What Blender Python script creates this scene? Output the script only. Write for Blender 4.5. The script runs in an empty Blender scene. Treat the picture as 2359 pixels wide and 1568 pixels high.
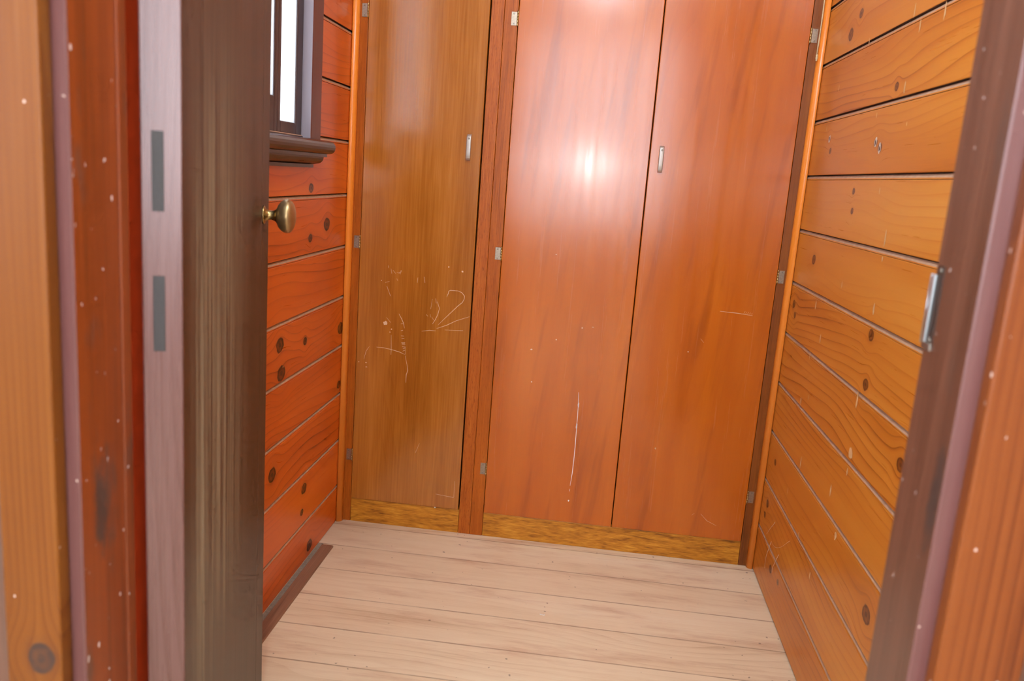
import bpy, bmesh, math, random
from mathutils import Vector, Matrix

random.seed(4)
S = bpy.context.scene
COL = S.collection
PI = math.pi

# ------------------------------------------------------------------ camera
IMG_W = 2359.0
F_PX = 1904.372
RX, RY, RZ = -0.198004344, -0.0745141765, 0.0924228568
CAM = Vector((0.70812, -2.30778, 1.06962))
sensor = 23.5
cam = bpy.data.cameras.new('camera')
cam.sensor_fit = 'HORIZONTAL'
cam.sensor_width = sensor
cam.lens = F_PX * sensor / IMG_W
cam.clip_start = 0.02
cam.dof.use_dof = True
cam.dof.focus_distance = 2.2
cam.dof.aperture_fstop = 3.8
camo = bpy.data.objects.new('camera', cam)
COL.objects.link(camo)
_R = (Matrix.Rotation(RZ, 3, 'Z') @ Matrix.Rotation(RX, 3, 'X') @ Matrix.Rotation(RY, 3, 'Y'))
_B = Matrix(((1, 0, 0), (0, 0, -1), (0, 1, 0)))      # camera local axes -> right / up / back
camo.matrix_world = Matrix.Translation(CAM) @ (_R @ _B).to_4x4()
S.camera = camo

# ------------------------------------------------------------------ view, world, big lights
S.view_settings.view_transform = 'Standard'
S.view_settings.look = 'None'
S.view_settings.gamma = 1.0
S.view_settings.use_curve_mapping = False
S.view_settings.exposure = 0.0
S.cycles.use_denoising = True
S.cycles.max_bounces = 6
S.cycles.diffuse_bounces = 4
S.cycles.glossy_bounces = 3
S.cycles.transmission_bounces = 4
S.cycles.use_adaptive_sampling = True
S.cycles.adaptive_threshold = 0.08
S.cycles.adaptive_min_samples = 12
S.cycles.sample_clamp_indirect = 8.0

w = bpy.data.worlds.new('overcast_sky')
S.world = w
w.use_nodes = True
bg = w.node_tree.nodes['Background']
bg.inputs[0].default_value = (0.90, 0.96, 1.06, 1)
bg.inputs[1].default_value = 7.4


def area_light(name, loc, direction, sx, sy, power, color=(1, 1, 1), portal=False):
    d = bpy.data.lights.new(name, 'AREA')
    d.shape = 'RECTANGLE'
    d.size, d.size_y = sx, sy
    d.energy = power
    d.color = color
    if portal:
        d.cycles.is_portal = True
    o = bpy.data.objects.new(name, d)
    o.location = loc
    o.rotation_euler = Vector(direction).to_track_quat('-Z', 'Z').to_euler()
    COL.objects.link(o)
    return o


# daylight through the wide hall window behind the photographer
area_light('hall_window_daylight', (0.55, -4.93, 1.50), (0, 1, 0), 2.5, 1.5, 10, (0.90, 0.96, 1.06))
# unseen side fill added to lift the hall's ambient light
area_light('hall_side_fill_light', (-1.93, -3.3, 1.5), (1, 0, 0), 2.0, 1.5, 3, (0.90, 0.96, 1.06))
area_light('room_window_portal', (-0.06, -0.70, 1.56), (1, 0, 0), 0.66, 0.88, 1, portal=True)

# fill lamp added in the hall, unseen above and behind the camera
hl = bpy.data.lights.new('hall_fill_light', 'POINT')
hl.energy = 34
hl.shadow_soft_size = 0.12
hl.color = (0.86, 1.0, 1.10)
hlo = bpy.data.objects.new('hall_fill_light', hl)
hlo.location = (0.62, -2.65, 2.22)
COL.objects.link(hlo)

# the camera's own pop-up flash
fl = bpy.data.lights.new('camera_flash', 'POINT')
fl.energy = 12.0
fl.shadow_soft_size = 0.025
fl.color = (1.0, 0.98, 0.95)
flo = bpy.data.objects.new('camera_flash', fl)
# fill lamp added to brighten the little room, unseen just above the frame
gl = bpy.data.lights.new('room_fill_light', 'POINT')
gl.energy = 33
gl.shadow_soft_size = 0.09
gl.color = (0.84, 1.0, 1.10)
glo = bpy.data.objects.new('room_fill_light', gl)
glo.location = (0.68, -1.38, 2.20)
COL.objects.link(glo)
flo.location = CAM + Vector((-0.09, -0.05, 0.085))
COL.objects.link(flo)


# ------------------------------------------------------------------ node helpers
def lin(c):
    return c / 12.92 if c <= 0.04045 else ((c + 0.055) / 1.055) ** 2.4


def rgb(r, g, b, k=1.0):
    return (lin(r / 255) * k, lin(g / 255) * k, lin(b / 255) * k, 1)


class V:
    """a node socket with arithmetic"""
    nt = None

    def __init__(s, sock):
        s.s = sock

    @staticmethod
    def op(op, *a, clamp=False):
        n = V.nt.nodes.new('ShaderNodeMath')
        n.operation = op
        n.use_clamp = clamp
        for i, x in enumerate(a):
            if isinstance(x, V):
                V.nt.links.new(x.s, n.inputs[i])
            else:
                n.inputs[i].default_value = x
        return V(n.outputs[0])

    def __add__(s, o): return V.op('ADD', s, o)
    def __radd__(s, o): return V.op('ADD', o, s)
    def __sub__(s, o): return V.op('SUBTRACT', s, o)
    def __rsub__(s, o): return V.op('SUBTRACT', o, s)
    def __mul__(s, o): return V.op('MULTIPLY', s, o)
    def __rmul__(s, o): return V.op('MULTIPLY', o, s)
    def __truediv__(s, o): return V.op('DIVIDE', s, o)
    def __pow__(s, o): return V.op('POWER', s, o)


def clamp01(a):
    return V.op('ADD', a, 0.0, clamp=True)


def smooth(x, lo, hi):
    n = V.nt.nodes.new('ShaderNodeMapRange')
    n.interpolation_type = 'SMOOTHSTEP'
    V.nt.links.new(x.s, n.inputs[0])
    n.inputs[1].default_value = lo
    n.inputs[2].default_value = hi
    return V(n.outputs[0])


def vec(x, y, z):
    n = V.nt.nodes.new('ShaderNodeCombineXYZ')
    for i, a in enumerate((x, y, z)):
        if isinstance(a, V):
            V.nt.links.new(a.s, n.inputs[i])
        else:
            n.inputs[i].default_value = a
    return V(n.outputs[0])


def noise(v, scale=1.0, detail=2.0, rough=0.5, dist=0.0):
    n = V.nt.nodes.new('ShaderNodeTexNoise')
    V.nt.links.new(v.s, n.inputs['Vector'])
    n.inputs['Scale'].default_value = scale
    n.inputs['Detail'].default_value = detail
    n.inputs['Roughness'].default_value = rough
    n.inputs['Distortion'].default_value = dist
    return V(n.outputs[0])


def white(x):
    n = V.nt.nodes.new('ShaderNodeTexWhiteNoise')
    n.noise_dimensions = '1D'
    V.nt.links.new(x.s, n.inputs['W'])
    return V(n.outputs['Value'])


def ramp(fac, stops):
    n = V.nt.nodes.new('ShaderNodeValToRGB')
    e = n.color_ramp.elements
    while len(e) < len(stops):
        e.new(0.5)
    for el, (p, c) in zip(e, stops):
        el.position = p
        el.color = c
    V.nt.links.new(fac.s, n.inputs[0])
    return V(n.outputs[0])


def mix(fac, a, b, blend='MIX'):
    n = V.nt.nodes.new('ShaderNodeMix')
    n.data_type = 'RGBA'
    n.blend_type = blend
    for sock, x in ((n.inputs[0], fac), (n.inputs[6], a), (n.inputs[7], b)):
        if isinstance(x, V):
            V.nt.links.new(x.s, sock)
        else:
            sock.default_value = x
    return V(n.outputs[2])


def coords():
    tc = V.nt.nodes.new('ShaderNodeTexCoord')
    sp = V.nt.nodes.new('ShaderNodeSeparateXYZ')
    V.nt.links.new(tc.outputs['Object'], sp.inputs[0])
    return {'x': V(sp.outputs[0]), 'y': V(sp.outputs[1]), 'z': V(sp.outputs[2])}


def new_mat(name):
    m = bpy.data.materials.new(name)
    m.use_nodes = True
    V.nt = m.node_tree
    b = m.node_tree.nodes['Principled BSDF']
    return m, b


def setc(b, key, x):
    if isinstance(x, V):
        V.nt.links.new(x.s, b.inputs[key])
    else:
        b.inputs[key].default_value = x


def bump(b, h, strength, dist=0.001):
    n = V.nt.nodes.new('ShaderNodeBump')
    n.inputs['Strength'].default_value = strength
    n.inputs['Distance'].default_value = dist
    V.nt.links.new(h.s, n.inputs['Height'])
    V.nt.links.new(n.outputs[0], b.inputs['Normal'])


def knot_group():
    g = bpy.data.node_groups.new('wood_knot', 'ShaderNodeTree')
    for nm in ('A', 'C', 'KA', 'KC', 'R', 'N'):
        g.interface.new_socket(nm, in_out='INPUT', socket_type='NodeSocketFloat')
    g.interface.new_socket('Warp', in_out='OUTPUT', socket_type='NodeSocketFloat')
    g.interface.new_socket('Core', in_out='OUTPUT', socket_type='NodeSocketFloat')
    keep = V.nt
    V.nt = g
    gi = g.nodes.new('NodeGroupInput')
    go = g.nodes.new('NodeGroupOutput')
    A, Cc, KA, KC, Rr, NZ = [V(gi.outputs[i]) for i in range(6)]
    da = (A - KA) / (Rr * 1.3)
    dc = (Cc - KC) / Rr
    d2 = da * da + dc * dc
    # growth lines spread round the knot within about three radii
    wgt = V.op('EXPONENT', (da * da * 0.22 + dc * dc * 0.10) * -1.0)
    warp = (Cc - KC) * wgt * -0.9
    d2n = d2 * (0.55 + NZ * 0.9)
    rim_ = smooth(d2n * -1.0, -1.15, -0.75) * (1.0 - smooth(d2n * -1.0, -0.75, -0.25) * 0.25)
    core = V.op('MAXIMUM', rim_, smooth(d2n * -1.0, -0.16, -0.06)) + smooth(d2n * -1.0, -3.2, -1.0) * 0.12
    g.links.new(warp.s, go.inputs[0])
    g.links.new(core.s, go.inputs[1])
    V.nt = keep
    return g


KNOT = knot_group()


def wood(name, along, across, third, stops, ring_f=70, ring_amt=0.25, fib_amt=0.3, tone_amt=0.5,
         tone_a=0.7, tone_c=7, ring_k=1.6, board=None, knots=(), knot_col=None, rough=0.3, spec=0.5,
         fleck=0.0, fleck_col=None, fib_f=260, fib_a=5, line_sharp=3.0, wear=None, aniso=0.0, bumpk=0.25,
         seed=0.0, board_amt=0.25, coat=0.0, coat_k=1.0, hue=None, streak_bump=0.0, knot_list_core=1.0, dim=1.0):
    m, b = new_mat(name)
    P = coords()
    a, c, t = P[along], P[across], P[third]
    off = seed
    if board:
        z0, pitch = board
        idx = V.op('FLOOR', (c - z0) / pitch)
        rnd = white(idx + seed)
        off = rnd * 17.0 + seed
        rnd2 = white(idx * 1.37 + seed + 5.0)
    cw = c
    core = None
    knz = noise(vec(a * 60.0, c * 60.0, 0.0), 1.0, 2.0) if knots else None
    for (ka, kc, r) in knots:
        n = V.nt.nodes.new('ShaderNodeGroup')
        n.node_tree = KNOT
        V.nt.links.new(a.s, n.inputs[0])
        V.nt.links.new(c.s, n.inputs[1])
        V.nt.links.new(knz.s, n.inputs[5])
        n.inputs[2].default_value, n.inputs[3].default_value, n.inputs[4].default_value = ka, kc, r
        cw = cw + V(n.outputs[0])
        k = V(n.outputs[1])
        core = k if core is None else V.op('MAXIMUM', core, k)
    ao = a + off
    tone = noise(vec(ao * tone_a, cw * tone_c, t * tone_c), 1.0, 3.0, 0.55)
    fib = noise(vec(ao * fib_a, cw * fib_f, t * fib_f), 1.0, 2.0, 0.6)
    warp = noise(vec(ao * 1.1, cw * 3.5, t * 3.5 + off), 1.0, 1.5, 0.5)
    ph = cw * ring_f + warp * (ring_k * 6.0)
    saw = V.op('FRACT', ph)
    rings = saw ** line_sharp
    dens = smooth(noise(vec(ao * 0.6, cw * 9.0, off), 1.0, 1.0), 0.3, 0.7)
    fac = 0.53 + (tone - 0.5) * (tone_amt * 2.5) - rings * dens * ring_amt + (fib - 0.5) * (fib_amt * 1.5)
    if board:
        fac = fac + (rnd2 - 0.5) * board_amt
    fac = clamp01(fac)
    colr = ramp(fac, [(p, (q[0] * dim, q[1] * dim, q[2] * dim, 1)) for p, q in stops])
    if fleck > 0:
        fl_ = noise(vec(ao * 55, c * 700, t * 700), 1.0, 1.0)
        colr = mix(smooth(fl_, 0.60, 0.74) * fleck, colr, fleck_col)
    if core is not None:
        rim = noise(vec(a * 90, c * 90, t), 1.0, 2.0)
        colr = mix(clamp01(core * (0.55 + rim * 0.7) * knot_list_core), colr, knot_col)
    rgh = rough + (fib - 0.5) * 0.12
    if wear is not None:
        colr, rgh = wear(P, colr, rgh)
    setc(b, 'Base Color', colr)
    setc(b, 'Roughness', rgh)
    b.inputs['Specular IOR Level'].default_value = spec
    if coat:
        b.inputs['Coat Weight'].default_value = coat
        setc(b, 'Coat Roughness', rgh * coat_k)
        b.inputs['Coat IOR'].default_value = 1.62
    if aniso:
        b.inputs['Anisotropic'].default_value = aniso
        tg = V.nt.nodes.new('ShaderNodeCombineXYZ')
        tg.inputs[0].default_value = 1.0
        V.nt.links.new(tg.outputs[0], b.inputs['Tangent'])
    h = fib
    if streak_bump:
        h = fib * 0.25 + noise(vec(a * 2.2, c * 55, t), 1.0, 2.0) * streak_bump
    bump(b, h, bumpk)
    return m


def plain(name, col, rough=0.5, metal=0.0, spec=0.5, var=0.0, vs=60):
    m, b = new_mat(name)
    if var:
        P = coords()
        n = noise(vec(P['x'], P['y'], P['z']), vs, 3.0)
        k = 1 - var
        colr = ramp(n, [(0.25, (col[0] * k, col[1] * k, col[2] * k, 1)), (0.75, col)])
        setc(b, 'Base Color', colr)
        setc(b, 'Roughness', rough + (n - 0.5) * 0.2)
    else:
        b.inputs['Base Color'].default_value = col
        b.inputs['Roughness'].default_value = rough
    b.inputs['Metallic'].default_value = metal
    b.inputs['Specular IOR Level'].default_value = spec
    return m


# ------------------------------------------------------------------ materials
PITCH_L, PITCH_R = 0.1443, 0.1400
ZL0, ZR0 = -0.0273, 0.1424 - 0.1400

KN_L = [(-0.49, 0.641, 0.0180), (-0.479, 0.571, 0.0195), (-0.322, 0.619, 0.0105), (-0.179, 0.905, 0.0180),
        (-0.302, 0.877, 0.0105), (-0.032, 0.601, 0.0180), (-0.031, 0.433, 0.0120), (-0.525, 0.335, 0.0180),
        (-0.304, 0.216, 0.0150), (-0.316, 0.154, 0.0090), (-0.25, 0.030, 0.0165), (-0.305, 1.0, 0.0120)]
KN_R = [(-0.236, 1.440, 0.0144), (-0.298, 1.475, 0.0108), (-0.612, 1.285, 0.0084), (-0.18, 1.209, 0.0072),
        (-0.203, 1.180, 0.0072), (-0.538, 1.184, 0.0084), (-0.569, 1.173, 0.0096), (-0.44, 1.087, 0.0072),
        (-0.45, 1.045, 0.0072), (-0.197, 0.918, 0.0120), (-0.061, 0.786, 0.0108), (-0.087, 0.761, 0.0084),
        (-0.692, 0.819, 0.0120), (-0.705, 0.725, 0.0120), (-0.082, 0.229, 0.0108), (-0.070, 0.192, 0.0084),
        (-0.933, 0.643, 0.0132), (-0.897, 0.35, 0.0168), (-0.103, 0.357, 0.0084), (-0.213, 0.098, 0.0108),
        (-0.30, 0.105, 0.0072)]

M = {}
M['pine_right'] = wood('pine_boards_right', 'y', 'z', 'x',
    [(0.0, rgb(136, 62, 14)), (0.35, rgb(198, 118, 38)), (0.6, rgb(212, 138, 52)), (1.0, rgb(224, 160, 76))],
    ring_f=46, ring_amt=0.42, fib_amt=0.14, tone_amt=0.42, board=(ZR0, PITCH_R), knots=KN_R,
    knot_col=rgb(92, 46, 26), rough=0.30, spec=0.28, seed=3.1, line_sharp=5.0, bumpk=0.15, board_amt=0.2)
M['pine_left'] = wood('pine_boards_left', 'y', 'z', 'x',
    [(0.0, rgb(120, 40, 6)), (0.35, rgb(194, 86, 18)), (0.6, rgb(212, 102, 26)), (1.0, rgb(226, 122, 40))],
    ring_f=46, ring_amt=0.36, fib_amt=0.14, tone_amt=0.40, board=(ZL0, PITCH_L), knots=KN_L,
    knot_col=rgb(58, 22, 8), rough=0.30, spec=0.45, dim=1.06, seed=8.4, line_sharp=5.0, bumpk=0.15, board_amt=0.15)
M['groove_dust'] = plain('dusty_groove_edge', rgb(196, 158, 130), 0.8, var=0.25)
M['groove_dark'] = plain('board_gap_dark_brown', rgb(62, 26, 10), 0.7)  # even dark brown for board gaps and knot centres

M['door_yellow'] = wood('veneer_yellow_brown', 'z', 'x', 'y',
    [(0.0, rgb(124, 64, 14)), (0.4, rgb(158, 92, 26)), (0.65, rgb(174, 106, 34)), (1.0, rgb(190, 122, 50))],
    ring_f=30, ring_amt=0.08, fib_amt=0.42, tone_amt=0.34, tone_a=1.6, tone_c=16, fib_f=200, fib_a=6,
    rough=0.17, spec=1.0, seed=1.0, bumpk=0.10)
def red_wear(P, colr, rgh):
    # dark flame streaks leaning across the veneer, and long brush marks in the varnish
    lean = P['x'] * 1.0 - P['z'] * 0.10
    fl_ = noise(vec(lean * 26.0, P['z'] * 2.0, 2.0), 1.0, 3.0, 0.55)
    colr = mix(smooth(fl_, 0.50, 0.75) * 0.42, colr, rgb(128, 52, 12))
    br = noise(vec(P['x'] * 42.0, P['z'] * 1.4, 7.0), 1.0, 2.0, 0.5)
    return colr, V.op('MAXIMUM', rgh + (br - 0.5) * 0.20, 0.18)


M['door_red'] = wood('veneer_red_mahogany', 'z', 'x', 'y',
    [(0.0, rgb(138, 62, 4)), (0.4, rgb(178, 86, 8)), (0.65, rgb(188, 96, 11)), (1.0, rgb(200, 110, 20))],
    ring_f=9, ring_amt=0.08, fib_amt=0.10, tone_amt=0.30, tone_a=1.6, tone_c=12, fib_f=240, fib_a=8, wear=red_wear,
    rough=0.24, spec=0.28, seed=4.0, coat=0.65, coat_k=0.76, aniso=0.9, bumpk=0.02, streak_bump=0.3)
M['rail_gold'] = wood('rail_golden_brown', 'x', 'z', 'y',
    [(0.0, rgb(112, 60, 6)), (0.4, rgb(172, 108, 20)), (0.7, rgb(194, 128, 32)), (1.0, rgb(212, 150, 52))],
    ring_f=46, ring_amt=0.35, fib_amt=0.9, tone_amt=0.60, tone_a=14, tone_c=70, fib_f=420, fib_a=40,
    rough=0.42, spec=0.4, seed=2.0, bumpk=0.25)
M['stile'] = wood('stile_orange_brown', 'z', 'x', 'y',
    [(0.0, rgb(100, 42, 6)), (0.4, rgb(158, 78, 16)), (0.7, rgb(178, 92, 22)), (1.0, rgb(196, 112, 36))],
    ring_f=50, ring_amt=0.15, fib_amt=0.5, tone_amt=0.40, tone_a=2.5, tone_c=25, fib_f=300, fib_a=10,
    fleck=0.45, fleck_col=rgb(92, 34, 8), rough=0.36, spec=0.25, seed=6.0, bumpk=0.25)
M['stile_mahogany'] = wood('stile_red_flecked', 'z', 'x', 'y',
    [(0.0, rgb(108, 42, 8)), (0.4, rgb(162, 80, 20)), (0.7, rgb(180, 96, 28)), (1.0, rgb(198, 118, 42))],
    ring_f=40, ring_amt=0.12, fib_amt=0.6, tone_amt=0.35, tone_a=2.5, tone_c=25, fib_f=380, fib_a=14,
    fleck=0.75, fleck_col=rgb(96, 30, 8), rough=0.36, spec=0.25, seed=6.7, bumpk=0.3)
M['stile_dark'] = wood('stile_dark_brown', 'z', 'x', 'y',
    [(0.0, rgb(78, 36, 8)), (0.4, rgb(122, 62, 16)), (0.7, rgb(138, 74, 20)), (1.0, rgb(156, 90, 32))],
    ring_f=50, ring_amt=0.15, fib_amt=0.45, tone_amt=0.45, tone_a=2.5, tone_c=20,
    rough=0.34, spec=0.45, seed=9.0, bumpk=0.2)
M['bead'] = wood('bead_orange', 'z', 'x', 'y',
    [(0.0, rgb(214, 108, 26)), (0.5, rgb(236, 138, 46)), (1.0, rgb(244, 158, 68))],
    ring_f=40, ring_amt=0.08, fib_amt=0.2, tone_amt=0.3, rough=0.3, spec=0.5, seed=2.2, bumpk=0.1)
M['carcass'] = plain('wardrobe_carcass_wood', rgb(90, 44, 16), 0.6, var=0.3)


def floor_wear(P, colr, rgh):
    st = noise(vec(P['x'] * 2.6, P['y'] * 15.0, P['z']), 1.0, 6.0, 0.68)
    colr = mix(smooth(st, 0.47, 0.76) * 0.52, colr, rgb(176, 118, 84))
    # greyer and darker towards the far left corner
    gx = smooth(P['x'] * -1.0, -0.42, 0.02)
    gy = smooth(P['y'], -0.5, -0.02)
    colr = mix(gx * gy * 0.35, colr, rgb(150, 122, 104))
    fr = V.op('FRACT', (P['y'] + 0.03) / 0.14 + 0.5)
    dd = V.op('ABSOLUTE', fr - 0.5) * 0.14
    brk = noise(vec(P['x'] * 5.0, P['y'] * 2.0, 4.0), 1.0, 3.0)
    colr = mix(smooth(dd * -1.0, -0.0030, -0.0010) * (0.35 + smooth(brk, 0.30, 0.60) * 0.65) * 0.62, colr, rgb(138, 98, 74))
    sp = noise(vec(P['x'], P['y'], P['z']), 55.0, 1.0)
    spot = smooth(sp, 0.735, 0.79)
    colr = mix(spot * 0.6, colr, rgb(96, 70, 60))
    return colr, rgh


M['floor'] = wood('bare_pine_floorboards', 'x', 'y', 'z',
    [(0.0, rgb(186, 152, 116)), (0.4, rgb(226, 204, 172)), (0.65, rgb(234, 216, 186)), (1.0, rgb(240, 228, 204))],
    ring_f=34, ring_amt=0.22, fib_amt=0.28, tone_amt=0.34, tone_a=1.8, tone_c=10, board=(-0.03, 0.14),
    rough=0.62, spec=0.3, seed=5.5, line_sharp=3.0, bumpk=0.25, board_amt=0.22, wear=floor_wear, ring_k=2.2)
M['floor_gap'] = plain('floor_gap_dirt', rgb(120, 86, 64), 0.9)


def door_wear(P, colr, rgh):
    x, z = P['x'], P['z']
    st = noise(vec(x * 95.0, z * 1.1, 3.0), 1.0, 3.0, 0.6)
    env = smooth(x, 0.02, 0.10) * smooth(x * -1.0, -0.52, -0.20)
    envz = smooth(z, 0.30, 0.62) * smooth(z * -1.0, -1.30, -0.95)
    fine = noise(vec(x * 400.0, z * 9.0, 1.0), 1.0, 2.0)
    mk = smooth(st, 0.40, 0.60) * env * envz * (0.55 + fine * 0.9)
    colr = mix(clamp01(mk * 0.9), colr, rgb(156, 146, 124))
    return colr, rgh + mk * 0.2


M['door_dark'] = wood('door_dark_varnish', 'z', 'x', 'y',
    [(0.0, rgb(44, 28, 20)), (0.45, rgb(68, 48, 39)), (0.7, rgb(79, 57, 47)), (1.0, rgb(100, 76, 64))],
    ring_f=60, ring_amt=0.12, fib_amt=0.35, tone_amt=0.40, tone_a=0.8, tone_c=22, rough=0.42, spec=0.4,
    dim=0.90, seed=7.0, wear=door_wear, bumpk=0.2)
M['door_edge'] = wood('door_edge_worn_red', 'z', 'y', 'x',
    [(0.0, rgb(78, 36, 28)), (0.4, rgb(108, 68, 62)), (0.7, rgb(120, 82, 77)), (1.0, rgb(150, 100, 88))],
    ring_f=70, ring_amt=0.34, fib_amt=0.25, tone_amt=0.45, tone_a=1.4, tone_c=18, rough=0.28, spec=0.6,
    dim=0.78, seed=3.0, ring_k=2.4, bumpk=0.12)
M['tenon'] = plain('tenon_end_grain', rgb(52, 48, 48), 0.6, var=0.3, vs=300)


def arch_wear(P, colr, rgh):
    sp = noise(vec(P['x'], P['y'], P['z'] * 0.7), 170.0, 0.0)
    return mix(smooth(sp, 0.84, 0.87) * 0.8, colr, rgb(214, 190, 178)), rgh


M['architrave'] = wood('architrave_orange_pine', 'z', 'x', 'y',
    [(0.0, rgb(88, 38, 8)), (0.4, rgb(120, 64, 18)), (0.7, rgb(133, 76, 24)), (1.0, rgb(148, 92, 34))],
    ring_f=150, ring_amt=0.48, fib_amt=0.25, tone_amt=0.45, tone_a=1.0, tone_c=20, rough=0.36, spec=0.25,
    knots=[(0.610, 0.244, 0.0125)], knot_col=rgb(62, 44, 40), dim=0.74, seed=2.9, bumpk=0.15, wear=arch_wear)
M['architrave_right'] = wood('architrave_red_orange_pine', 'z', 'x', 'y',
    [(0.0, rgb(92, 38, 12)), (0.4, rgb(124, 62, 24)), (0.7, rgb(138, 74, 30)), (1.0, rgb(152, 92, 44))],
    ring_f=110, ring_amt=0.40, fib_amt=0.25, tone_amt=0.45, tone_a=1.0, tone_c=20, rough=0.32, spec=0.3,
    dim=0.84, seed=7.9, bumpk=0.15, wear=arch_wear)


def jamb_wear(P, colr, rgh):
    side = V.op('GREATER_THAN', P['x'], 0.6)
    zz = (P['z'] - 0.74 - side * 0.10) / 0.060
    yy = (P['y'] + 1.630 + side * 0.018) / 0.014
    pn = noise(vec(P['y'] * 130, P['z'] * 60.0, P['x']), 1.0, 4.0, 0.65)
    pm = V.op('EXPONENT', (zz * zz + yy * yy) * -1.0) * (0.25 + pn * 1.7)
    colr = mix(smooth(pm, 0.45, 0.95) * 0.8, colr, rgb(54, 52, 52))
    st = noise(vec(P['y'] * 30, P['z'] * 7.0, P['x'] * 30), 1.0, 3.0, 0.6)
    colr = mix(smooth(st, 0.56, 0.72) * 0.55, colr, rgb(78, 62, 56))
    sp = noise(vec(P['x'], P['y'], P['z'] * 0.7), 190.0, 0.0)
    return mix(smooth(sp, 0.84, 0.87) * 0.8, colr, rgb(214, 200, 198)), rgh


M['jamb_left'] = wood('jamb_brown_red', 'z', 'y', 'x',
    [(0.0, rgb(80, 36, 14)), (0.4, rgb(130, 58, 20)), (0.7, rgb(148, 68, 24)), (1.0, rgb(176, 86, 32))],
    ring_f=90, ring_amt=0.20, fib_amt=0.4, tone_amt=0.45, tone_a=1.6, tone_c=26, rough=0.36, spec=0.45,
    dim=0.82, seed=5.1, wear=jamb_wear, bumpk=0.2)
M['jamb_right'] = wood('jamb_dark_brown', 'z', 'y', 'x',
    [(0.0, rgb(54, 34, 28)), (0.4, rgb(92, 60, 48)), (0.7, rgb(108, 72, 58)), (1.0, rgb(134, 92, 78))],
    ring_f=90, ring_amt=0.20, fib_amt=0.3, tone_amt=0.45, tone_a=1.6, tone_c=30, rough=0.3, spec=0.5,
    dim=0.95, seed=1.7, wear=jamb_wear, bumpk=0.15)
M['jamb_front'] = wood('jamb_edge_purple_red', 'z', 'x', 'y',
    [(0.0, rgb(88, 46, 42)), (0.5, rgb(112, 70, 68)), (1.0, rgb(132, 90, 86))],
    ring_f=60, ring_amt=0.1, fib_amt=0.3, tone_amt=0.4, rough=0.3, spec=0.5, dim=0.76, seed=1.2, bumpk=0.12, wear=arch_wear)
M['window_dark'] = wood('window_dark_stain', 'z', 'y', 'x',
    [(0.0, rgb(40, 20, 18)), (0.5, rgb(62, 36, 32)), (1.0, rgb(84, 52, 46))],
    ring_f=60, ring_amt=0.1, fib_amt=0.3, tone_amt=0.3, rough=0.3, spec=0.5, seed=4.4, bumpk=0.1)
M['window_casing'] = wood('window_casing_red', 'z', 'y', 'x',
    [(0.0, rgb(74, 22, 10)), (0.5, rgb(104, 36, 16)), (1.0, rgb(124, 52, 28))],
    ring_f=60, ring_amt=0.1, fib_amt=0.3, tone_amt=0.4, rough=0.32, spec=0.5, seed=4.9, bumpk=0.1)
M['sill'] = wood('window_sill_dark', 'y', 'z', 'x',
    [(0.0, rgb(48, 32, 28)), (0.5, rgb(74, 54, 50)), (1.0, rgb(98, 76, 72))],
    ring_f=60, ring_amt=0.1, fib_amt=0.3, tone_amt=0.35, rough=0.3, spec=0.5, seed=1.9, bumpk=0.1)
M['reveal'] = plain('window_reveal_pale_grey', rgb(150, 140, 150), 0.3)  # even pale grey on the reveal and the casing's inner edge
M['baseboard'] = wood('floor_strip_brown', 'y', 'x', 'z',
    [(0.0, rgb(100, 70, 52)), (0.5, rgb(146, 108, 84)), (1.0, rgb(172, 136, 110))],
    ring_f=60, ring_amt=0.1, fib_amt=0.4, tone_amt=0.4, rough=0.55, spec=0.4, seed=1.4, bumpk=0.2)
M['plaster'] = plain('hall_plaster', rgb(226, 222, 218), 0.8)
M['ceiling'] = plain('ceiling_white', rgb(228, 224, 216), 0.8)
M['nickel'] = plain('hinge_nickel', rgb(172, 156, 138), 0.38, 0.9, var=0.3, vs=300)
M['brass'] = plain('aged_brass', rgb(176, 150, 100), 0.30, 1.0, var=0.25, vs=200)
M['knob_brass'] = plain('knob_bronze_brass', rgb(176, 148, 106), 0.40, 0.85, var=0.2, vs=120)
M['chrome'] = plain('satin_chrome', rgb(226, 222, 216), 0.42, 0.55)
M['steel_blue'] = plain('strike_steel', rgb(190, 200, 206), 0.3, 1.0)
M['steel_dark'] = plain('strike_recess_dark', rgb(60, 48, 42), 0.5, 0.3, var=0.3, vs=200)
M['strip_dust'] = plain('grey_dust_line', rgb(150, 142, 128), 0.9, var=0.35, vs=120)
M['red_edge'] = plain('deep_red_edge', rgb(196, 62, 20), 0.5, var=0.25)
M['screw'] = plain('screw_steel', rgb(140, 134, 126), 0.4, 0.9)
M['scratch'] = plain('scratch_raw_wood', rgb(214, 176, 140), 0.7)
M['scratch_white'] = plain('paint_streak_white', rgb(236, 226, 214), 0.6)
M['scar'] = plain('pale_scar', rgb(232, 190, 138), 0.6, var=0.15)
M['cord'] = plain('cotton_cord', rgb(214, 190, 150), 0.9, var=0.2, vs=500)
M['fleck'] = plain('white_fleck', rgb(236, 230, 224), 0.7)
M['web'] = plain('cobweb_thread', rgb(214, 196, 180), 0.8)
M['ground'] = plain('yard_concrete', rgb(170, 168, 164), 0.9, var=0.2, vs=3)

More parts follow.
